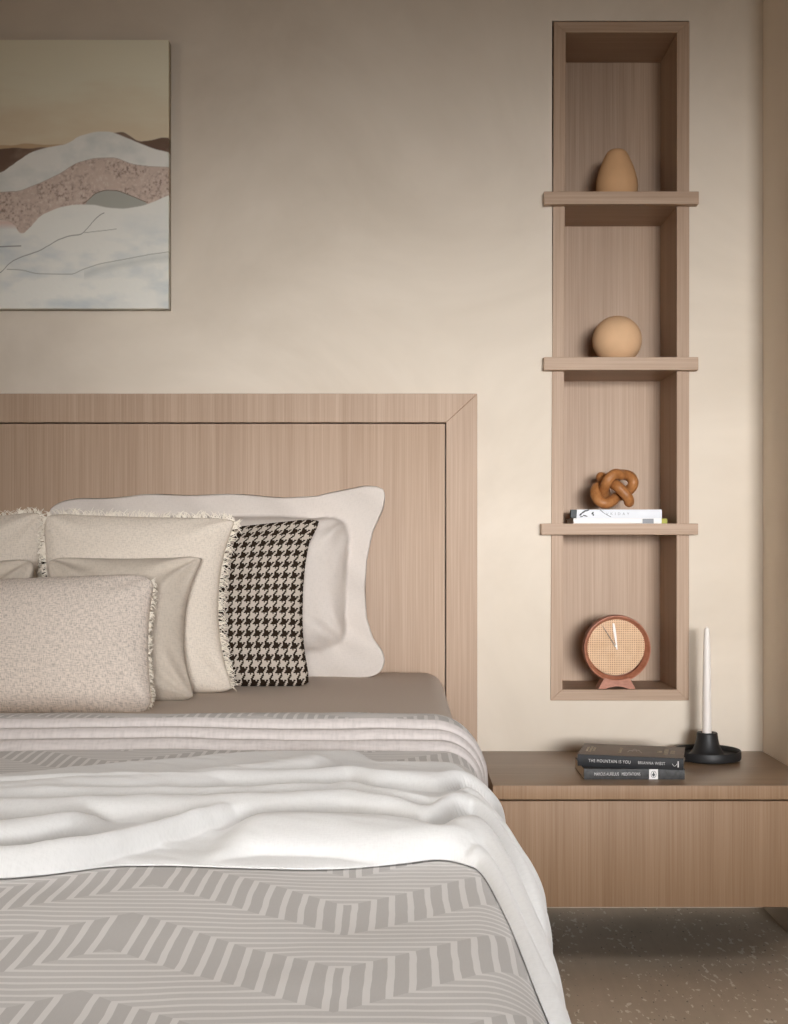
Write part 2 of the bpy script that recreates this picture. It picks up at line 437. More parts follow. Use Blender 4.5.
bm = bmesh.new(); box(bm, (661.2 - 400) / s, (667.6 - 400) / s, -.004, .10, Z3 + .0002, zb1 - .0004, bev=.0008); tag(bm_obj('green_tab', bm, M['green'], t), 'yellow-green tab')
ux0, ux1 = (576.7 - 400) / s, (661.8 - 400) / s; zb2 = zb1 + 8.9 / s
t, sp, T = book('hardback_book', 'pale grey-white book with dark floral print on its spine, under the wooden knot', ux0, ux1, sf - D, .125, zb1, zb2, M['white_cover'], M['white_cover'], spine=M['white_cover'])
bm = bmesh.new(); box(bm, (571 - 400) / s, ux0 - .0004, sf - D + .002, sf - D + .02, zb1 + .0015, zb2 - .0002, bev=.0006); tag(bm_obj('slipcase_edge', bm, M['ink_dark'], t), 'dark grey edge')
yS = sf - D - .0016
R90 = Matrix.Rotation(PI / 2, 4, 'X')
text_obj('lettering', 'V K I D A Y', .0085, Matrix.Translation(((606 - 400) / s, yS - .0001, (zb1 + zb2) / 2)) @ R90, M['ink_grey'], sp, space=1.25)
bm = bmesh.new()
def blob(bm, cx, cz, rx, rz, y, rot=0, n=12):
    a = [bm.verts.new((cx + rx * math.cos(q) * math.cos(rot) - rz * math.sin(q) * math.sin(rot), y, cz + rx * math.cos(q) * math.sin(rot) + rz * math.sin(q) * math.cos(rot))) for q in np.linspace(0, 2 * PI, n, endpoint=False)]
    b = [bm.verts.new((v.co.x, y + .0004, v.co.z)) for v in a]
    bm.faces.new(a); bm.faces.new(b[::-1])
    for k in range(n): bm.faces.new((a[k], b[k], b[(k + 1) % n], a[(k + 1) % n]))
for px, py, rx, rz, ro in ((580.5, 514.5, 1.6, .9, .8), (583.5, 512, 3.2, .8, .6), (587, 510.6, 2.4, .6, .35), (585, 515.8, 2.6, .6, -.3), (592.5, 513.2, 1.5, .9, .9), (593.2, 515.0, .8, 1.0, 0), (581.5, 516.6, 1.8, .5, .2)):
    blob(bm, (px - 400) / s, E - (py - 538) / s, rx / s, rz / s, yS - .0003, ro)
tube(bm, [((px - 400) / s, yS, E - (py - 538) / s) for px, py in ((600, 509.8), (603, 512.5), (607, 515), (611, 517))], .0006, 5)
bm_obj('floral_print', bm, M['ink_dark'], sp)

kd = D + .045; ks = F / kd
def kp(x, y, dy=0):   # x, y in pixels of the photograph; dy depth
    return Vector(((x - 400) / ks, kd - D + dy, E - (y - 538) / ks))
def kc(cx, cy, dy):
    cx = 390 + (cx - 390) * 1.05; cy = 345 + (cy - 345) * 1.05
    return kp(585 + cx / 13.58, 464 + cy / 13.58, dy)
r = .0123
f_, b_ = -.016, .016
knot = thing('knot_ornament', kp(613, 509, 0), 'carved brown wooden knot ornament sitting on the pale printed book', 'ornament')
p1 = catmull([kc(196, 152, .030), kc(280, 195, .024), kc(360, 260, .004), kc(420, 310, f_ - .004), kc(490, 380, -.022), kc(540, 440, -.022), kc(572, 500, -.014), kc(568, 540, -.004)], 8)
ring = catmull([kc(150, 400, 0), kc(190, 490, -.010), kc(270, 528, -.012), kc(360, 500, -.004), kc(440, 440, .012), kc(530, 400, .014), kc(615, 330, .004), kc(640, 250, -.002), kc(600, 175, .006), kc(520, 150, .014), kc(470, 160, -.004), kc(400, 150, f_), kc(330, 190, f_ - .004), kc(280, 260, f_ - .002), kc(262, 340, .000), kc(265, 400, .014), kc(300, 410, .026), kc(300, 340, .036), kc(230, 300, .028), kc(175, 330, .012)], 6, closed=True)
bm = bmesh.new(); rr = [r * min(1, math.sqrt(max(0, 1 - (1 - min(k + .35, 6) / 6) ** 2)) + .0) if k < 6 else r for k in range(len(p1))]
L = len(p1)
rr = [r * math.sqrt(max(.02, 1 - max(0, 1 - (k + .3) / 7) ** 2)) * math.sqrt(max(.02, 1 - max(0, 1 - (L - 1 - k + .3) / 7) ** 2)) for k in range(L)]
tube(bm, p1, rr, 18)
bm_obj('knot_bar', bm, M['knot'], knot, 60)
bm = bmesh.new(); tube(bm, ring + [ring[0]], r, 18, caps=False); bm_obj('knot_loop', bm, M['knot'], knot, 60)

# clock
cd = D + .012; cs = F / cd
cX, cZ, cR = (616.7 - 400) / cs, E - (646.3 - 538) / cs, 33.7 / cs
ck = thing('table_clock', (cX, .03, Z4), 'round reddish wooden clock with woven cane face on the bottom of the niche', 'clock')
def ylathe(name, prof, mat, parent, seg=72, sm=40):
    bm = bmesh.new(); lathe(bm, prof, 0, 0, seg)
    Mx = Matrix.Translation((cX, 0, cZ)) @ Matrix.Rotation(PI / 2, 4, 'X')
    for v in bm.verts: v.co = Mx @ v.co
    bmesh.ops.recalc_face_normals(bm, faces=bm.faces[:])
    return bm_obj(name, bm, mat, parent, sm)
# z of the profile becomes -y
ylathe('rim', [(cR * .84, -.045), (cR * .985, -.045), (cR, -.040), (cR, -.018), (cR * .985, -.0125), (cR * .955, -.012), (cR * .94, -.014), (cR * .865, -.026), (cR * .84, -.028)], M['copper'], ck)
ylathe('face', [(0, -.026), (cR * .868, -.026), (cR * .868, -.045), (0, -.045)], M['cane'], ck, sm=30)
def hand(name, ang, length, w0, w1, y, mat):
    bm = bmesh.new(); dx, dz = math.sin(ang), math.cos(ang); nx, nz = dz, -dx
    px, pz = (617.6 - 400) / cs, E - (648.9 - 538) / cs
    q = [(-.002, w0), (length * .75, w1), (length, w1 * .6)]
    L_ = [(px + dx * a - nx * w, pz + dz * a - nz * w) for a, w in q]; R_ = [(px + dx * a + nx * w, pz + dz * a + nz * w) for a, w in q][::-1]
    pts = L_ + R_
    A = [bm.verts.new((x, y, z)) for x, z in pts]; B = [bm.verts.new((x, y + .0008, z)) for x, z in pts]
    bm.faces.new(A); bm.faces.new(B[::-1])
    for k in range(len(A)): bm.faces.new((A[k], B[k], B[(k + 1) % len(A)], A[(k + 1) % len(A)]))
    bmesh.ops.recalc_face_normals(bm, faces=bm.faces[:])
    return tag(bm_obj(name, bm, mat, ck), 'white hand' if mat is M['wax'] else 'thin grey hand')
hand('hand', math.atan2(-3.4, 25), 25.6 / cs, .0014, .0032, .0205, M['wax'])
hand('hand', math.atan2(-14.5, 23), 27 / cs, .0009, .0009, .0225, M['dark_metal'])
ylathe('hub', [(0, -.019), (.0028, -.019), (.0030, -.020), (.0030, -.0258), (0, -.0258)], M['white_metal'], ck, 20)
for o in [ck.children[-1]]:
    o.data.transform(Matrix.Translation(((617.6 - 616.7) / cs, 0, -(648.9 - 646.3) / cs)))
bm = bmesh.new()
bw, tw = 18.4 / cs, 12.5 / cs; zt = cZ - cR * .955
pts = [(-bw, Z4), (-bw * .62, Z4)] + [(-bw * .62 + bw * 1.24 * k / 10, Z4 + math.sin(PI * k / 10) * .0055) for k in range(1, 10)] + [(bw * .62, Z4), (bw, Z4)]
arc = [(tw * (1 - 2 * k / 10), cZ - math.sqrt((cR * 1.001) ** 2 - (tw * (1 - 2 * k / 10)) ** 2)) for k in range(11)]
pts = [(cX + x, z) for x, z in pts + arc]
A = [bm.verts.new((x, .008, z)) for x, z in pts]; B = [bm.verts.new((x, .052, z)) for x, z in pts]
bm.faces.new(A); bm.faces.new(B[::-1])
for k in range(len(A)): bm.faces.new((A[k], B[k], B[(k + 1) % len(A)], A[(k + 1) % len(A)]))
bmesh.ops.triangulate(bm, faces=[f for f in bm.faces if len(f.verts) > 4]); bmesh.ops.recalc_face_normals(bm, faces=bm.faces[:])
bm_obj('stand', bm, M['copper'], ck)

# ------------------------------------------------------------------ bedside table
TZ = E - .484; TY = -.396; TX0, TX1 = .1815, XR - .002
tb = thing('bedside_table', ((TX0 + TX1) / 2, -.2, TZ - .236), 'low floating oak bedside cabinet with a wide drawer, mounted under the niche', 'bedside table')
tz2 = E - (799.6 - 538) / F * 2.444
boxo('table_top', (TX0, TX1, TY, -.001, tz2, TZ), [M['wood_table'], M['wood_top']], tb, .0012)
me = tb.children[0].data
for p in me.polygons:
    if p.normal.z > .9: p.material_index = 1
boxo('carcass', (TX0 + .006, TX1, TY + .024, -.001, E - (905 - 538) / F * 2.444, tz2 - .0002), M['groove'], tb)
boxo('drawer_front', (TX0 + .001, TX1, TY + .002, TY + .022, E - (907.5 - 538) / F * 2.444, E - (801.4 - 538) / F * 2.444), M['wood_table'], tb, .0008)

# books on the table
def P2(px, py): # point on plane of table? helper unused
    return None
zl = TZ + .0212; zu = zl + .0232
fy = .484 * F / 241.5 - D
lx0, lx1 = (584 - 400) / F * (fy + D), (684.6 - 400) / F * (fy + D)
t, sp, T = book('paperback_book', 'worn black paperback with white penguin label, lying under the other book on the bedside cabinet'.replace('penguin ', 'square '), lx0, lx1, fy, fy + .129, TZ, zl, M['spine_grey'], M['paper'], spine=M['spine_grey'], ct=.0006, ov=.0006)
yS = fy - .0017
text_obj('lettering', 'MARCUS AURELIUS', .0088, Matrix.Translation((lx0 + (594 - 584) / 499, yS, (TZ + zl) / 2 + .0003)) @ R90, M['ink'], sp, space=1.0, sx=.66)
text_obj('lettering', 'MEDITATIONS', .0088, Matrix.Translation((lx0 + (621.5 - 584) / 499, yS, (TZ + zl) / 2 + .0003)) @ R90, M['ink'], sp, space=1.0, sx=.66)
bx = lx0 + (649 - 584) / 499
bm = bmesh.new(); box(bm, bx, bx + 8.8 / 499, yS - .0002, yS + .002, TZ + .0008, zl - .0006); lb = tag(bm_obj('spine_label', bm, M['white_cover2'], sp), 'white square label')
bm = bmesh.new(); cxp = bx + 4.4 / 499; czp = (TZ + zl) / 2
def ringblob(bm, cx, cz, rx, rz, w, y, n=20):
    tube(bm, [(cx + rx * math.cos(q), y, cz + rz * math.sin(q)) for q in np.linspace(0, 2 * PI, n)], w, 4, caps=False)
ringblob(bm, cxp, czp, .0052, .0066, .00045, yS - .0004)
blob(bm, cxp, czp - .0008, .0020, .0038, yS - .0006); blob(bm, cxp + .0002, czp + .0034, .0013, .0013, yS - .0006)
blob(bm, cxp - .0026, czp - .0006, .0005, .0024, yS - .0006, .3); blob(bm, cxp + .0026, czp - .0006, .0005, .0024, yS - .0006, -.3)
bm_obj('bird_emblem', bm, M['ink_dark'], lb)
# the upper book, turned
fl = Vector(((577.6 - 400) / F * 2.541, 2.541 - D + .0, 0)); fr = Vector(((683.5 - 400) / F * 2.49, 2.49 - D, 0))
ang = math.atan2(fr.y - fl.y, fr.x - fl.x); w = (fr - fl).length
T = Matrix.Translation((fl.x, fl.y, 0)) @ Matrix.Rotation(ang, 4, 'Z')
t, sp, T = book('hardback_book', 'charcoal book with a mountain drawing, lying on the worn paperback on the cabinet', 0, w, 0, .140, zl, zu, M['cover_grey'], M['paper'], M4=T, spine=M['spine_black'], ct=.0022, ov=.004)
def TT(x, z): return T @ Matrix.Translation((x, -.00172, z)) @ R90
zm = (zl + zu) / 2
text_obj('lettering', 'THE MOUNTAIN IS YOU', .0088, TT(w * .105, zm), M['ink'], sp, space=1.12, sx=.80)
text_obj('lettering', 'BRIANNA WIEST', .0082, TT(w * .575, zm), M['ink'], sp, space=1.12, sx=.80)
bm = bmesh.new()
box(bm, w * .945, w * .957, -.0019, .0, zm - .006, zm + .006, M4=T); 
tube(bm, [T @ Vector((w * .895 + w * .045 * k / 8, -.0017, zm + .001 - .005 * math.sin(PI * k / 8))) for k in range(9)], .0004, 4)
bm_obj('publisher_mark', bm, M['ink'], sp)
cvr = [c for c in t.children if c.name.startswith('cover')][0]
TC = lambda x, y, rot=0: T @ Matrix.Translation((x, y, zu + .0001)) @ Matrix.Rotation(rot, 4, 'Z')
bm = bmesh.new()
tube(bm, [T @ Vector((x, y, zu)) for x, y in ((w * .46, .050), (w * .475, .074), (w * .49, .066), (w * .52, .092), (w * .545, .072), (w * .56, .080), (w * .60, .044))], .0005, 4)
tube(bm, [T @ Vector((x, y, zu)) for x, y in ((w * .50, .060), (w * .525, .080), (w * .55, .058))], .0004, 4)
bm_obj('mountain_drawing', bm, M['ink'], cvr)
text_obj('cover_lettering', 'THE\nMOUNTAIN\nIS YOU', .013, TC(w * .83, .07, PI / 2), M['ink2'], cvr, align='CENTER', space=1.1, sx=.9)
text_obj('cover_lettering', 'BRIANNA WIEST', .008, TC(w * .39, .07, PI / 2), M['ink2'], cvr, align='CENTER', space=1.1)
text_obj('cover_lettering', 'TRANSFORMING\nSELF-SABOTAGE INTO\nSELF-MASTERY', .007, TC(w * .10, .07, PI / 2), M['ink2'], cvr, align='CENTER', space=1.0)

# candle holder and candle
hd = 2.742; hx = (707.2 - 400) / F * hd; hy = hd - D
bm = bmesh.new()
prof = [(0, 0), (.067, 0), (.0715, .002), (.0725, .005), (.0725, .0185), (.0715, .0205), (.0695, .0200), (.0680, .0180), (.0665, .010), (.050, .008), (.042, .009), (.037, .012), (.0325, .018), (.0285, .026), (.0255, .035), (.0235, .045), (.0225, .053), (.0222, .0565), (.0210, .0580), (.0160, .0580), (.0125, .0565), (.0118, .050), (.0118, .038), (0, .038)]
lathe(bm, [(r, TZ + z) for r, z in prof], hx, hy, 80)
tag(bm_obj('candle_holder', bm, M['black'], None, 40), 'black iron dish candle holder with raised cup on the bedside cabinet', 'candle holder')
bm = bmesh.new(); zt = E - (628 - 538) / F * hd; zb = TZ + .038
lathe(bm, [(0, zb), (.0105, zb), (.0105, zb + .01), (.0098, zb + .04), (.0091, zb + .12), (.0078, zt - .05), (.0064, zt - .012), (.0056, zt - .003), (.0036, zt), (0, zt + .0004)], hx - .0008, hy, 40)
cn = tag(bm_obj('taper_candle', bm, M['wax'], None, 50), 'tall white taper candle standing unlit in the black holder', 'candle')
bm = bmesh.new(); tube(bm, [(hx - .0008, hy, zt - .001), (hx - .0006, hy, zt + .0035)], .0006, 6); bm_obj('wick', bm, M['white_cover2'], cn)

# ------------------------------------------------------------------ painting
ps = F / (D - .032)
px2w = lambda px, py: ((px - 400) / ps, E - (py - 538) / ps)
pn = thing('canvas_painting', (-.9, -.03, px2w(0, 310)[1]), 'unframed canvas painting of pale layered hills hanging on the wall above the bed', 'painting')
X0, X1 = -1.30, px2w(168.6, 0)[0]; Zt, Zb = px2w(0, 40)[1], px2w(0, 308.5)[1]
boxo('stretcher', (X0 + .004, X1 - .004, -.028, -.001, Zb + .004, Zt - .004), M['paper'], pn)
nx, nz = 620, 400
xs = np.linspace(X0, X1, nx); zs = np.linspace(Zb, Zt, nz)
XX, ZZ = np.meshgrid(xs, zs)
PX = XX * ps + 400; PY = 538 - (ZZ - E) * ps
def fnoise(X, Y, seed):
    """smooth value noise on arrays"""
    r = np.random.default_rng(seed); g = r.random((257, 257)); 
    xi = np.floor(X).astype(int); yi = np.floor(Y).astype(int); fx = X - xi; fy_ = Y - yi
    fx = fx * fx * (3 - 2 * fx); fy_ = fy_ * fy_ * (3 - 2 * fy_)
    G = lambda a, b: g[a % 257, b % 257]
    return (G(xi, yi) * (1 - fx) + G(xi + 1, yi) * fx) * (1 - fy_) + (G(xi, yi + 1) * (1 - fx) + G(xi + 1, yi + 1) * fx) * fy_
def fbm(X, Y, seed, o=4):
    s = 0; a = 1; tot = 0
    for k in range(o): s = s + a * fnoise(X * 2 ** k + 37 * k, Y * 2 ** k + 11 * k, seed + k); tot += a; a *= .55
    return s / tot
def lin(c): return np.array(srgb(*c)[:3])
def mixc(A, B, f): return A * (1 - f[..., None]) + B * f[..., None]
def cv(pts):
    q = PX + (fbm(PX / 9, PY / 9, 3) - .5) * 2; a = [p[0] / 4.503 for p in pts]; b = [p[1] / 4.503 + 120 for p in pts]
    return sum(np.interp(q + d_, a, b) for d_ in (-4, -2.5, -1.2, 0, 1.2, 2.5, 4)) / 7
n1 = fbm(PX / 26, PY / 20, 5); n2 = fbm(PX / 2.2, PY / 2.2, 9, 3); n3 = fbm(PX / 60, PY / 14, 21)
col = mixc(np.broadcast_to(lin((232, 226, 202)), PX.shape + (3,)), lin((222, 206, 178)), np.clip((PY - 80) / 55 + (n3 - .5), 0, 1))
def soft(f): return np.clip(f, 0, 1)
LO = -900  # the part left of the frame repeats gentle hills
def hill(c, pts, fill, edge=None, ew=.5):
    y = cv(pts); m = soft((PY - y) / 1.0 + .5)
    c = mixc(c, fill, m) if not isinstance(fill, np.ndarray) or fill.ndim == 1 else c * (1 - m[..., None]) + fill * m[..., None]
    if edge is not None: c = mixc(c, lin(edge), soft(1 - np.abs(PY - y) / ew) * .6)
    return c
wide = lambda pts: [(-1400, pts[0][1] + 90), (-900, pts[0][1] + 20), (-400, pts[0][1] + 60)] + pts
colb = mixc(np.broadcast_to(lin((112, 90, 76)), PX.shape + (3,)), lin((150, 128, 112)), soft((n1 - .35) * 2.5))
col = hill(col, wide([(0, 112), (60, 115), (110, 104), (200, 112), (300, 108), (400, 100)]) + [(900, 100)], lin((196, 168, 134)))
col = hill(col, wide([(0, 130), (70, 124), (130, 130), (180, 122), (225, 124), (300, 170), (500, 60), (560, 52), (620, 98), (680, 92), (730, 78), (770, 82)]), colb)
white = mixc(np.broadcast_to(lin((234, 232, 225)), PX.shape + (3,)), lin((206, 210, 205)), soft((n1 - .45) * 2.2))
col = hill(col, wide([(0, 240), (60, 200), (110, 165), (150, 140), (230, 120), (300, 108), (350, 75), (430, 52), (500, 52), (560, 75), (620, 102), (700, 132), (770, 148)]), white)
pink = mixc(np.broadcast_to(lin((208, 188, 174)), PX.shape + (3,)), lin((150, 130, 118)), soft((n2 - .5) * 4) * soft((fbm(PX / 14, PY / 14, 41) - .32) * 3))
pink = mixc(pink, lin((226, 214, 202)), soft((.40 - n2) * 5) * .6)
col = hill(col, wide([(0, 325), (90, 320), (200, 275), (280, 235), (340, 195), (420, 172), (520, 170), (600, 200), (680, 210), (770, 212)]), pink, (150, 132, 120))
g = cv([(0, 700), (360, 420), (380, 378), (420, 335), (470, 316), (530, 318), (600, 345), (665, 372), (700, 420), (800, 600)])
gm = soft((PY - g) + .5); col = mixc(col, lin((176, 176, 166)), gm)
gl = soft(1 - np.abs(PY - cv([(380, 376), (420, 335), (470, 316), (530, 318), (600, 345), (665, 372)])) / .6) * ((PX > 84) & (PX < 148)); col = mixc(col, lin((84, 70, 62)), gl)
low = mixc(np.broadcast_to(lin((238, 237, 229)), PX.shape + (3,)), lin((208, 214, 214)), soft((fbm(PX / 34, PY / 16, 77) - .40) * 2.4) * soft((PY - 215) / 45 + .25))
low = mixc(low, lin((222, 196, 184)), soft(1 - np.abs(PY - (120 + 462 / 4.5)) / 7) * soft((32 - PX) / 12))
lw = [(-1400, 420), (-900, 520), (-400, 430), (0, 448), (60, 462), (90, 520), (120, 500), (180, 432), (260, 395), (340, 380), (430, 382), (480, 395), (560, 400), (650, 385), (700, 365), (770, 334)]
col = hill(col, lw, low)
def stroke(c, pts, w, ink):
    y = cv(pts); x0, x1 = pts[0][0] / 4.503, pts[-1][0] / 4.503
    return mixc(c, lin(ink), soft(1.2 - np.abs(PY - y) / w) * ((PX > x0) & (PX < x1)) * .8)
col = stroke(col, [(-1400, 560), (-700, 640), (-300, 560), (0, 571), (95, 567)], .7, (96, 92, 84))
col = stroke(col, [(-500, 800), (-200, 760), (0, 690), (50, 640), (100, 615), (180, 590), (260, 540), (310, 522), (370, 515), (400, 480), (430, 445), (470, 415)], .6, (104, 102, 92))
col = stroke(col, [(30, 672), (100, 675), (160, 692), (330, 695), (380, 670), (450, 648), (560, 628), (660, 608), (770, 592)], .5, (140, 140, 128))
col = stroke(col, [(380, 508), (450, 500), (525, 491)], .45, (150, 150, 138))
col = mixc(col, lin((186, 190, 184)), soft(1 - np.abs(PY - cv([(380, 690), (450, 660), (560, 640), (660, 622), (770, 606)]) - 2) / 6) * ((PX > 84)) * .45)
P = np.stack([XX, np.full_like(XX, -.032) - .0008 * soft((PY - cv(wide([(0, 325), (90, 320), (200, 275), (280, 235), (340, 195), (420, 172), (520, 170), (600, 200), (680, 210), (770, 212)]))) / 2) * n2, ZZ], -1)
me = grid_mesh('canvas', P)
ca = me.color_attributes.new('paint', 'FLOAT_COLOR', 'POINT')
ca.data.foreach_set('color', np.concatenate([col, np.ones(PX.shape + (1,))], -1).astype(np.float32).ravel())
t = NT('painted_canvas'); at = t.new('ShaderNodeAttribute', attribute_name='paint'); t.bump(t.noise(t.mapping((900, 900, 900)), 1, 2), .15, .0005); t.link(at.outputs['Color'], t.bsdf.inputs['Base Color'])
M['canvas'] = t.out(None, 0.75, .25)
bm = bmesh.new(); bm.from_mesh(me)   # fold the canvas back round the stretcher
bed = [e for e in bm.edges if e.is_boundary]
r_ = bmesh.ops.extrude_edge_only(bm, edges=bed)
for v in [g_ for g_ in r_['geom'] if isinstance(g_, bmesh.types.BMVert)]: v.co.y = -.002
lay = bm.verts.layers.float_color.get('paint')
for v in [g_ for g_ in r_['geom'] if isinstance(g_, bmesh.types.BMVert)]:
    v[lay] = (*[c * .8 for c in lin((176, 164, 142))], 1)
bm.to_mesh(me); bm.free()
link_obj('canvas', me, M['canvas'], pn)

# ------------------------------------------------------------------ bed: headboard, base, legs
hf = 2.79; hs = F / hf
bed_t = thing('bed', (-.70, -1.1, 0), 'wide bed with a panelled oak headboard standing against the plaster wall', 'bed')
hx1 = (477.3 - 400) / hs; hx0 = -1.40 - hx1; hz1 = E - (393.6 - 538) / hs
ix1 = (446.2 - 400) / hs; ix0 = -1.40 - ix1; iz1 = E - (422.4 - 538) / hs
def bar(name, quad, mat): return prism(name, quad, hf - D, -.001, mat, bed_t, .0012)
bar('headboard_stile', [(ix1, iz1), (hx1, hz1), (hx1, 0.02), (ix1, 0.02)], M['wood'])
bar('headboard_stile', [(ix0, iz1), (hx0, hz1), (hx0, 0.02), (ix0, 0.02)], M['wood'])
bar('headboard_rail', [(ix0, iz1), (ix1, iz1), (hx1, hz1), (hx0, hz1)], M['wood'])
boxo('headboard_panel', (ix0 + .003, ix1 - .003, hf - D + .0015, -.002, .02, iz1 - .003), M['wood'], bed_t, .0008)
boxo('bed_base', (-1.46, .06, -2.12, -.055, .06, .25), M['wood'], bed_t, .004)
for x in (-1.38, -.02):
    for y in (-2.0, -.2): boxo('leg', (x - .03, x + .03, y - .03, y + .03, 0, .06), M['groove'], bed_t)

# mattress with fitted sheet
mx0, mx1, mzt = -1.497, .097, E - .296
def rounded_grid(name, x0, x1, y0, y1, z0, z1, r, mat, n=6):
    bm = bmesh.new(); vs = box(bm, x0, x1, y0, y1, z0, z1)
    bmesh.ops.bevel(bm, geom=bm.edges[:], offset=r, segments=n, affect='EDGES', profile=0.5)
    o = bm_obj(name, bm, mat, None, 60)
    l = o.data.uv_layers.new(name='UVMap')
    for lp in o.data.loops:
        c = o.data.vertices[lp.vertex_index].co; l.data[lp.index].uv = (c.x, c.y + c.z)
    return o
tag(rounded_grid('mattress', mx0, mx1, -2.13, -.052, .25, mzt, .045, M['sheet']), 'thick mattress in a smooth taupe fitted sheet under the duvet', 'mattress')

# ------------------------------------------------------------------ duvet
Z0 = E - .281
def xs_of(t): return .101 + .002 * np.clip((t - 1.2) / .5, 0, 1)
RR = .048
ARC = RR * PI / 2
XCEN = -.70
def section(s, t):
    """s: arc length from the bed's centre line; returns x, z and the outward normal (nx, nz)"""
    sg = np.sign(s); a = np.abs(s); half = xs_of(t) - XCEN; flat = half - RR
    q = np.clip((a - flat) / ARC, 0, 1) * PI / 2
    down = np.maximum(a - flat - ARC, 0)
    x = XCEN + sg * (np.minimum(a, flat) + RR * np.sin(q) + down * .02)
    z = Z0 - RR * (1 - np.cos(q)) - down
    return x, z, sg * np.sin(q), np.cos(q)
def duvet_off(s, t):
    a = np.abs(s)
    o = np.zeros_like(t)
    # three accordion rolls near the pillows, then the folded slab
    for k, (tc, h) in enumerate(((1.655, .011), (1.685, .021), (1.712, .030))):
        tcw = tc + .006 * (fnoise(s * 5 + 9 * k, t * 0 + k, 60 + k) - .5) * 2
        o = o + .0105 * np.sqrt(np.clip((t - tcw) / .012, 0, 1)) - .0025 * np.exp(-((t - tcw + .002) / .003) ** 2)
    o = o - .030 * np.clip((t - 1.76) / .20, 0, 1) ** 1.3
    o = o - .020 * np.clip((t - 1.93) / .035, 0, 1) ** 2
    o = o + .0035 * (fbm(s * 6 + 50, t * 6 + 50, 88, 3) - .5) * 2
    o = o + .004 * (fbm(s * 2.2 + 20, t * 2.6 + 10, 90, 2) - .5) * 2
    dn = np.clip((a - .75) / .06, 0, 1)
    o = o * (1 - .35 * dn) + dn * .004 * (fbm(s * 3, t * 9 + 5, 95, 2) - .5) * 2
    return o
smax = (.101 - XCEN) - RR + ARC + .36
svals = np.concatenate([np.linspace(-smax, -.9, 30)[:-1], np.linspace(-.9, .25 - XCEN - .70 + .35, 1)[:0], np.linspace(-.9, smax, 420)])
tvals = np.concatenate([np.linspace(.30, .62, 26)[:-1], np.linspace(.62, 1.60, 170)[:-1], np.linspace(1.60, 1.78, 110)[:-1], np.linspace(1.78, 1.965, 50)])
S, Tt = np.meshgrid(svals, tvals, indexing='ij')
tfoot = .66
over = np.maximum(tfoot - Tt, 0)              # past the foot edge: bend down
qf = np.clip(over / .07, 0, 1) * PI / 2
tt = np.maximum(Tt, tfoot)
x, z, nx_, nz_ = section(S, tt)
o = duvet_off(S, Tt)
y = (tt - D) - .0446 * np.sin(qf)
z = z - .0446 * (1 - np.cos(qf)) - np.maximum(over - .07, 0)
P = np.stack([x + nx_ * o, y - np.sin(qf) * o, z + nz_ * np.cos(qf) * o], -1)
P[..., 2] = np.maximum(P[..., 2], .10)
# close underside a little with thickness
UV = np.stack([S + XCEN, Tt], -1)
me = grid_mesh('duvet', P, UV)
duv = link_obj('duvet', me, [M['duvet'], M['duvet_back']], None, 180)
for p_ in me.polygons:
    if 1.650 < UV.reshape(-1, 2)[p_.vertices[0]][1] < 1.728: p_.material_index = 1
tag(duv, 'grey quilted duvet with a raised geometric line pattern, folded back below the pillows'.replace('quilted ', ''), 'duvet')
md = duv.modifiers.new('thick', 'SOLIDIFY'); md.thickness = .006; md.offset = -1

# ------------------------------------------------------------------ throw
def from_px(px, py, dz=.26):
    t_ = dz * F / (py - VY); return ((px - VX) / F * t_, t_)
SH = lambda x: x - XCEN          # s on the top of the bed equals x measured from its centre line
# near and far edges as functions of s
near_px = [(0, 882), (60, 877), (115, 868), (165, 867), (230, 869), (300, 869), (350, 868), (400, 864), (440, 859), (465, 863), (483, 870)]
far_px = [(0, 772), (60, 768), (110, 764), (190, 758), (250, 752), (300, 747), (340, 745.5), (362, 748), (374, 762), (400, 763), (440, 764), (462, 767)]
nearp = [(SH(from_px(a, b, .280)[0]), from_px(a, b, .280)[1]) for a, b in near_px]
farp = [(SH(from_px(a, b, .279)[0]), min(1.635, from_px(a, b, .279)[1])) for a, b in far_px]
s_sh = .101 - XCEN - RR          # shoulder
nearp = [(-1.6, 1.05), (-1.0, 1.0), (-.3, 1.06), (0.1, 1.02)] + nearp + [(s_sh + .024, 1.06), (s_sh + .031, .93), (s_sh + .040, .80), (s_sh + .07, .73), (s_sh + .20, .70), (s_sh + .36, .66)]
farp = [(-1.6, 1.45), (-1.0, 1.40), (-.3, 1.46), (0.1, 1.36)] + farp + [(s_sh + .04, 1.45), (s_sh + .08, 1.50), (s_sh + .20, 1.46), (s_sh + .36, 1.40)]
smin, smx = -1.10, s_sh + ARC + .26
sv = np.concatenate([np.linspace(smin, -.25, 60)[:-1], np.linspace(-.25, smx, 440)])
vv = np.linspace(0, 1, 230)
S, V = np.meshgrid(sv, vv, indexing='ij')
def sm_interp(x, pts, k=9):
    xp = [p[0] for p in pts]; fp_ = [p[1] for p in pts]
    acc = 0
    for d_ in np.linspace(-.012, .012, k): acc = acc + np.interp(x + d_, xp, fp_)
    return acc / k
TN = sm_interp(S, nearp); TF = sm_interp(S, farp)
Tt = TN + (TF - TN) * V
def v_of(px, py, dz=.258):
    x_, t_ = from_px(px, py, dz); s_ = SH(x_)
    n_ = np.interp(s_, [p[0] for p in nearp], [p[1] for p in nearp]); f_ = np.interp(s_, [p[0] for p in farp], [p[1] for p in farp])
    return s_, (t_ - n_) / (f_ - n_)
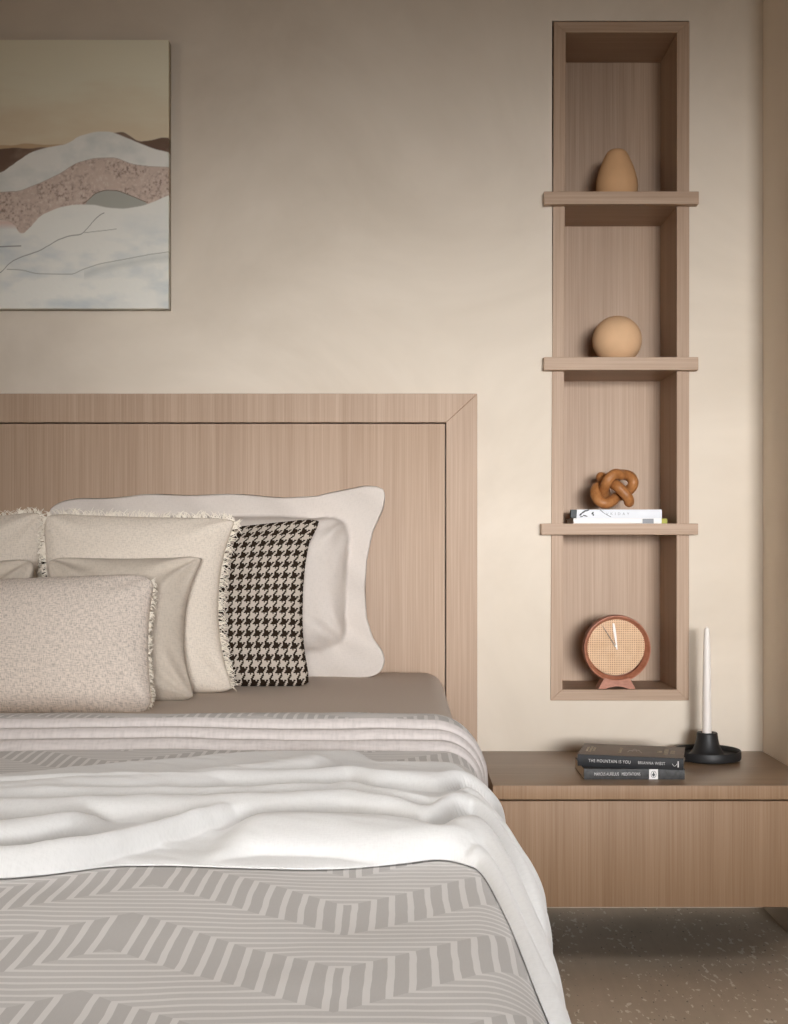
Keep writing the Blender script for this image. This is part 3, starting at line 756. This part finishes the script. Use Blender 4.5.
# rolls: crest line (px, py) in the photograph, half width in metres, height, extra (s, v) points down the side
rolls = [
    ([(0, 862), (60, 855), (110, 846), (160, 833), (200, 821), (235, 811), (262, 806)], .024, .020, [], (-.4, .10)),
    ([(0, 782), (100, 776), (200, 770), (300, 757), (345, 751)], .050, .016, [], (-.4, .85)),
    ([(120, 772), (200, 771), (300, 768), (400, 769), (440, 772)], .030, .018, [(s_sh + .05, .92), (s_sh + .12, .88), (s_sh + .34, .85)], (-.1, .8)),
    ([(0, 788), (100, 786), (200, 786), (300, 784), (370, 786), (410, 793), (440, 803)], .024, .017, [(s_sh + .02, .62), (s_sh + .06, .52), (s_sh + .12, .48), (s_sh + .34, .45)], (-.4, .70)),
    ([(0, 803), (100, 799), (200, 798), (300, 797), (360, 797), (400, 802), (430, 812)], .034, .020, [(s_sh + .015, .48), (s_sh + .05, .36), (s_sh + .12, .32), (s_sh + .34, .30)], (-.4, .60)),
    ([(0, 830), (40, 826), (80, 819), (112, 813), (120, 813)], .030, .024, [], (-.4, .4)),
    ([(112, 822), (150, 818), (185, 822)], .034, .017, [], None),
    ([(200, 830), (260, 820), (320, 822), (380, 824), (420, 828), (445, 836)], .060, .022, [(s_sh + .01, .20), (s_sh + .06, .16), (s_sh + .14, .16), (s_sh + .34, .14)], None),
    ([(130, 860), (200, 861), (300, 857), (380, 851), (425, 849), (455, 856)], .030, .019, [(s_sh + .02, .06), (s_sh + .06, .04), (s_sh + .14, .05), (s_sh + .34, .05)], None),
    ([(0, 846), (8, 846), (14, 846)], .022, .036, [], None),
]
H = np.full_like(S, .004)
A = np.abs
side = np.clip((S - s_sh) / (ARC * .9), 0, 1)
for k, (pts, hw, hh, extra, left) in enumerate(rolls):
    c = [v_of(a, b, .267 if k == 0 else .258) for a, b in pts]
    if extra: c = c + extra
    if left is not None: c = [(-1.2, left[1] + .05), (left[0], left[1])] + c
    s0_, s1_ = c[0][0], c[-1][0]
    vc = sm_interp(S, c, 7)
    wob = 1 + .25 * (fnoise(S * 4 + 5 * k, S * 0 + k, 300 + k) - .5) * 2
    dist = (V - vc) * (TF - TN) / (hw * wob)
    prof = np.sqrt(np.clip(1 - dist ** 2, 0, 1))
    fade = np.clip((S - s0_) / .05 + (1 if left is not None else 0), 0, 1) * np.clip((s1_ - S) / .04 + (1 if s1_ > s_sh + .3 else 0), 0, 1)
    fade = fade * fade * (3 - 2 * fade)
    H = np.maximum(H, .004 + hh * (1 + .2 * (wob - 1)) * prof * fade)
# broad billows and small creases
H = H + .0025 * (fbm(S * 7 + 3, Tt * 16 + S * 6, 411, 3) - .5) * 2 + .0012 * (fbm(S * 22, Tt * 50 + S * 30, 415, 2) - .5) * 2
# puffed over the shoulder of the bed, tight at its near edge
puff = side * (.012 * np.exp(-((Tt - 1.10) / .12) ** 2) + .006 * np.clip((Tt - .95) / .12, 0, 1) + .002)
H = H * (1 - .62 * side) + puff
gN = np.gradient(TN, axis=0) / np.gradient(S, axis=0); gF = np.gradient(TF, axis=0) / np.gradient(S, axis=0)
edge = np.minimum(V * (TF - TN) / np.sqrt(1 + gN ** 2), (1 - V) * (TF - TN) / np.sqrt(1 + gF ** 2))
H = H * (.02 + .98 * np.sqrt(np.clip(edge / .026, 0, 1) * (2 - np.clip(edge / .026, 0, 1))))
for _ in range(1):
    H[1:-1, 1:-1] = (H[1:-1, 1:-1] * 4 + H[:-2, 1:-1] + H[2:, 1:-1] + H[1:-1, :-2] + H[1:-1, 2:]) / 8
x, z, nx_, nz_ = section(S, Tt)
o = duvet_off(S, Tt) + .0005 + np.maximum(H, .0004)
P = np.stack([x + nx_ * o, Tt - D, z + nz_ * o], -1)
me = grid_mesh('throw_blanket', P, np.stack([S, Tt], -1))
th = tag(link_obj('throw_blanket', me, M['throw'], None, 180), 'rumpled off-white throw blanket lying across the bed and hanging over its side', 'blanket')
md = th.modifiers.new('thick', 'SOLIDIFY'); md.thickness = .0010; md.offset = 1
ss = th.modifiers.new('sub', 'SUBSURF'); ss.levels = 1; ss.render_levels = 1

# ------------------------------------------------------------------ pillows
def pillow(name, label, corners, T=.05, mat=None, pinch=(.03, .03, .03, .03), group=None, flange=0.0, power=.42, fringe=None, wr=.004, seed=0, fringe_mat=None, flen=.016, n=72, cat='pillow', topcurve=None, rightcurve=None, rnd=.010):
    """corners: (px, py, d) for bottom-left, bottom-right, top-right, top-left"""
    BL, BR, TR, TL = [np.array(W(*c)) for c in corners]
    wdt = np.linalg.norm(BR - BL); hgt = np.linalg.norm(TL - BL)
    m = int(n * max(1, wdt / hgt))
    u = np.sin(np.linspace(-PI / 2, PI / 2, m)) * .35 + np.linspace(-1, 1, m) * .65
    v = np.sin(np.linspace(-PI / 2, PI / 2, n)) * .35 + np.linspace(-1, 1, n) * .65
    U, Vv = np.meshgrid(u, v, indexing='ij')
    a, b = (U + 1) / 2, (Vv + 1) / 2
    Pb = (1 - a)[..., None] * ((1 - b)[..., None] * BL + b[..., None] * TL) + a[..., None] * ((1 - b)[..., None] * BR + b[..., None] * TR)
    ex = (BR - BL) / wdt; ez = (TL - BL) / hgt; nrm = np.cross(ex, ez); nrm /= np.linalg.norm(nrm)   # towards the camera
    if nrm[1] > 0: nrm = -nrm
    pb, pr, pt, pl = pinch
    ku = 1 - U ** 2; kv = 1 - Vv ** 2
    ku = ku ** .75; kv = kv ** .75
    wx = a ** 2 * -pr * kv + (1 - a) ** 2 * pl * kv
    wz = b ** 2 * -pt * ku + (1 - b) ** 2 * pb * ku
    kr = rnd
    wx = wx - np.sign(U) * kr * np.abs(U) ** 3 * np.abs(Vv) ** 11
    wz = wz - np.sign(Vv) * kr * np.abs(Vv) ** 3 * np.abs(U) ** (11 * wdt / hgt)
    if rightcurve is not None: wx = wx + a ** 3 * np.interp(b, *rightcurve)
    if topcurve is not None: wz = wz + b ** 3 * np.interp(a, *topcurve)
    Pb = Pb + ex * wx[..., None] + ez * wz[..., None]
    fx, fz = (flange / wdt * 2, flange / hgt * 2)
    Ui = np.clip(U / (1 - fx), -1, 1); Vi = np.clip(Vv / (1 - fz), -1, 1)
    puff = (np.clip(1 - np.abs(Ui) ** 2.4, 0, 1) * np.clip(1 - np.abs(Vi) ** 2.4, 0, 1)) ** power
    if flange: puff = np.clip(1 - np.abs(Ui) ** 7 - np.abs(Vi) ** 4.5, 0, 1) ** .55
    nz1 = fbm(a * wdt * 9 + seed * 7.3, b * hgt * 9 + seed, 500 + seed, 4) - .5
    nz2 = fbm(a * wdt * 5 + 30 + seed, b * hgt * 16 + seed, 520 + seed, 2) - .5
    rr_ = np.sqrt(np.minimum(1 - np.abs(U), 1) * np.minimum(1 - np.abs(Vv), 1))
    # radial corner pulls
    cr = np.zeros_like(U)
    for su in (-1, 1):
        for sv_ in (-1, 1):
            du, dv = (U - su * (1 - fx)) * wdt / 2, (Vv - sv_ * (1 - fz)) * hgt / 2
            rad = np.hypot(du, dv); an = np.arctan2(dv, du)
            cr += np.sin(an * 9 + seed) * np.exp(-((rad - .05) / .045) ** 2)
    base = T * puff + wr * 2 * nz1 * np.clip(puff * 1.5, .25, 1) + wr * 1.4 * nz2 * puff + wr * .9 * cr * puff ** .5
    seam = (1 - np.clip(puff * 4, 0, 1)) * flange * .16 * np.sin(a * wdt * 34 + b * hgt * 41 + seed)
    edge_ = (np.abs(U) > .9999) | (np.abs(Vv) > .9999)
    front = base + seam + .0012
    back = -T * .55 * puff + seam - .0012
    Pf = Pb + nrm * front[..., None]; Pk = Pb + nrm * np.where(edge_, seam, back)[..., None]
    Pf = np.where(edge_[..., None], Pb + nrm * seam[..., None], Pf)
    uvm = np.stack([a * wdt, b * hgt], -1)
    mm, nn = U.shape; N = mm * nn
    idx = np.arange(N).reshape(mm, nn)
    kidx = np.where(edge_, idx, idx + N)
    ff = np.stack([idx[:-1, :-1], idx[1:, :-1], idx[1:, 1:], idx[:-1, 1:]], -1).reshape(-1, 4)
    fk = np.stack([kidx[:-1, :-1], kidx[:-1, 1:], kidx[1:, 1:], kidx[1:, :-1]], -1).reshape(-1, 4)
    vs = np.concatenate([Pf.reshape(-1, 3), Pk.reshape(-1, 3)]); fs = np.concatenate([ff, fk])
    me = bpy.data.meshes.new(name); me.from_pydata(vs.tolist(), [], fs.tolist())
    l = me.uv_layers.new(name='UVMap'); uv2 = np.concatenate([uvm.reshape(-1, 2)] * 2)
    l.data.foreach_set('uv', uv2[fs.reshape(-1)].astype(np.float32).ravel())
    me.update()
    bm = bmesh.new(); bm.from_mesh(me)
    bmesh.ops.delete(bm, geom=[v_ for v_ in bm.verts if not v_.link_faces], context='VERTS'); bm.to_mesh(me); bm.free()
    o = tag(link_obj(name, me, mat, None, 180), label, cat, group)
    if fringe:
        bm = bmesh.new(); rd = random.Random(seed + 40)
        outw = {'r': ex, 'l': -ex, 't': ez, 'b': -ez}
        rows = {'r': Pf[-1, :, :], 'l': Pf[0, :, :], 't': Pf[:, -1, :], 'b': Pf[:, 0, :]}
        for side_ in fringe:
            row = rows[side_]; od = outw[side_]; al = np.cross(od, nrm)
            seglen = np.linalg.norm(np.diff(row, axis=0), axis=1); cum = np.concatenate([[0], np.cumsum(seglen)])
            cnt = int(cum[-1] / .0011)
            for k in range(cnt):
                q = rd.random() * cum[-1]
                p = np.array([np.interp(q, cum, row[:, j]) for j in range(3)]) - od * .002
                ln = flen * rd.uniform(.35, 1.15); bend = rd.uniform(-.6, .6); nb = rd.uniform(-.35, .55)
                pts = []
                for j in range(4):
                    f = j / 3
                    pts.append(Vector(p + od * ln * f * (1 - .2 * f) + al * ln * bend * f * f + nrm * (ln * nb * f - .0) + np.array([0, 0, -ln * .15 * f * f])))
                tube(bm, pts, [.0008, .00075, .0007, .0004], 3, caps=False)
        fo = bm_obj('fringe', bm, fringe_mat or M['fringe'], o); fo['kind'] = 'stuff'
    return o

GP = 'pillows propped against the headboard'
pillow('flanged_pillow', 'large white linen pillow with a wide flange, rearmost, leaning on the headboard',
       [(38, 678, 2.665), (381, 679, 2.665), (384, 485, 2.745), (44, 503, 2.745)], T=.070, mat=M['sham'],
       pinch=(.0, .0, .0, .02), flange=.050, wr=.0085, seed=3, power=.32, rnd=.014, topcurve=([0, .1, .3, .5, .7, .8, .88, .94, 1], [.0, .006, .006, .0, -.014, -.018, -.006, .004, .005]),
       rightcurve=([0, .08, .13, .2, .3, .45, .6, .75, .87, 1], [.012, .010, .003, -.018, -.032, -.037, -.035, -.022, -.002, .012]))
pillow('houndstooth_pillow', 'black and beige houndstooth pillow between the fringed ivory and the flanged white one',
       [(26, 688, 2.50), (314, 687, 2.50), (321, 517, 2.60), (30, 543, 2.60)], T=.045, mat=M['hound'],
       pinch=(.0, .030, .006, .02), wr=.003, seed=5, power=.5, rightcurve=([0, .5, .85, 1], [0, .0, -.004, .006]))
pillow('fringed_pillow', 'ivory fringed pillow in front of the houndstooth one',
       [(48, 694, 2.385), (238, 693, 2.385), (240, 517, 2.50), (42, 512, 2.50)], T=.050, mat=M['ivory'],
       pinch=(.0, .040, .006, .006), wr=.004, seed=6, fringe='rtl', flen=.021, power=.5, group=None)
pillow('fringed_pillow', 'ivory fringed pillow cut off by the left edge, beside its match',
       [(-160, 690, 2.43), (31, 690, 2.43), (46, 510, 2.555), (-160, 540, 2.555)], T=.050, mat=M['ivory'],
       pinch=(.0, .006, .0, .018), wr=.004, seed=7, fringe='rt', flen=.020, power=.5)
pillow('linen_pillow', 'plain sand-coloured linen pillow behind the oatmeal lumbar pillow',
       [(52, 702, 2.275), (200, 701, 2.275), (207, 554, 2.39), (44, 556, 2.39)], T=.046, mat=M['sand'],
       pinch=(.0, .036, .010, .012), wr=.007, seed=8, power=.45)
pillow('linen_pillow', 'plain sand-coloured linen pillow cut off by the left edge of the picture',
       [(-130, 702, 2.275), (30, 701, 2.275), (38, 558, 2.39), (-130, 570, 2.39)], T=.046, mat=M['sand'],
       pinch=(.0, .015, .004, .012), wr=.007, seed=9, power=.45)
pillow('lumbar_pillow', 'oatmeal woven lumbar pillow with frayed edges, front of the pile',
       [(-168, 716, 2.13), (156, 715, 2.13), (157, 574, 2.25), (-168, 585, 2.25)], T=.058, mat=M['boucle'],
       pinch=(.0, .014, .004, .014), wr=.003, seed=10, rnd=.012, fringe='rl', flen=.012, power=.5)

# ------------------------------------------------------------------ light
w = bpy.data.worlds.new('world'); bpy.context.scene.world = w; w.use_nodes = True
w.node_tree.nodes['Background'].inputs[0].default_value = (1.0, .95, .88, 1); w.node_tree.nodes['Background'].inputs[1].default_value = .5
PK, PL, PC = 10.6, 15, 6.3
def area(name, loc, target, sx, sy, power, col, spread=PI):
    L_ = bpy.data.lights.new(name, 'AREA'); L_.shape = 'RECTANGLE'; L_.size = sx; L_.size_y = sy; L_.energy = power; L_.color = col; L_.spread = spread
    o = bpy.data.objects.new(name, L_); C.objects.link(o); o.location = loc
    o.rotation_euler = (Vector(target) - Vector(loc)).to_track_quat('-Z', 'Y').to_euler(); return o
area('window_daylight', ((WX0 + WX1) / 2, YF - .05, (WZ0 + WZ1) / 2), (.30, 0, .85), WX1 - WX0 - .1, WZ1 - WZ0 - .1, PK, (1.0, .995, 1.0), math.radians(24.5))
area('left_fill_light', (XL + .02, -3.0, 1.3), (.5, -1.2, .7), 2.0, 1.5, PL, (1.0, .86, .68), math.radians(120))  # added fill from the left; that wall has no window
area('overhead_fill_light', (-.05, -1.95, ZC - .05), (-.0, -1.95, 0), 1.4, 1.4, PC, (1.0, .97, .94), math.radians(84))  # added overhead fill for the bed, no fixture modelled

# ------------------------------------------------------------------ camera
cam = bpy.data.cameras.new('camera'); co = bpy.data.objects.new('camera', cam); C.objects.link(co)
co.location = (0, -D, E); co.rotation_euler = (PI / 2, 0, 0)
cam.sensor_fit = 'AUTO'; cam.sensor_width = 36; cam.lens = F / 1024 * 36
cam.shift_x = -(VX - 394) / 1024; cam.shift_y = (VY - 512) / 1024; cam.clip_start = .02
sc = bpy.context.scene; sc.camera = co
sc.view_settings.view_transform = 'Standard'; sc.view_settings.look = 'None'; sc.view_settings.gamma = 1
sc.view_settings.use_curve_mapping = False; sc.view_settings.exposure = 0.0
sc.cycles.use_denoising = True
sc.cycles.max_bounces = 8; sc.cycles.diffuse_bounces = 5
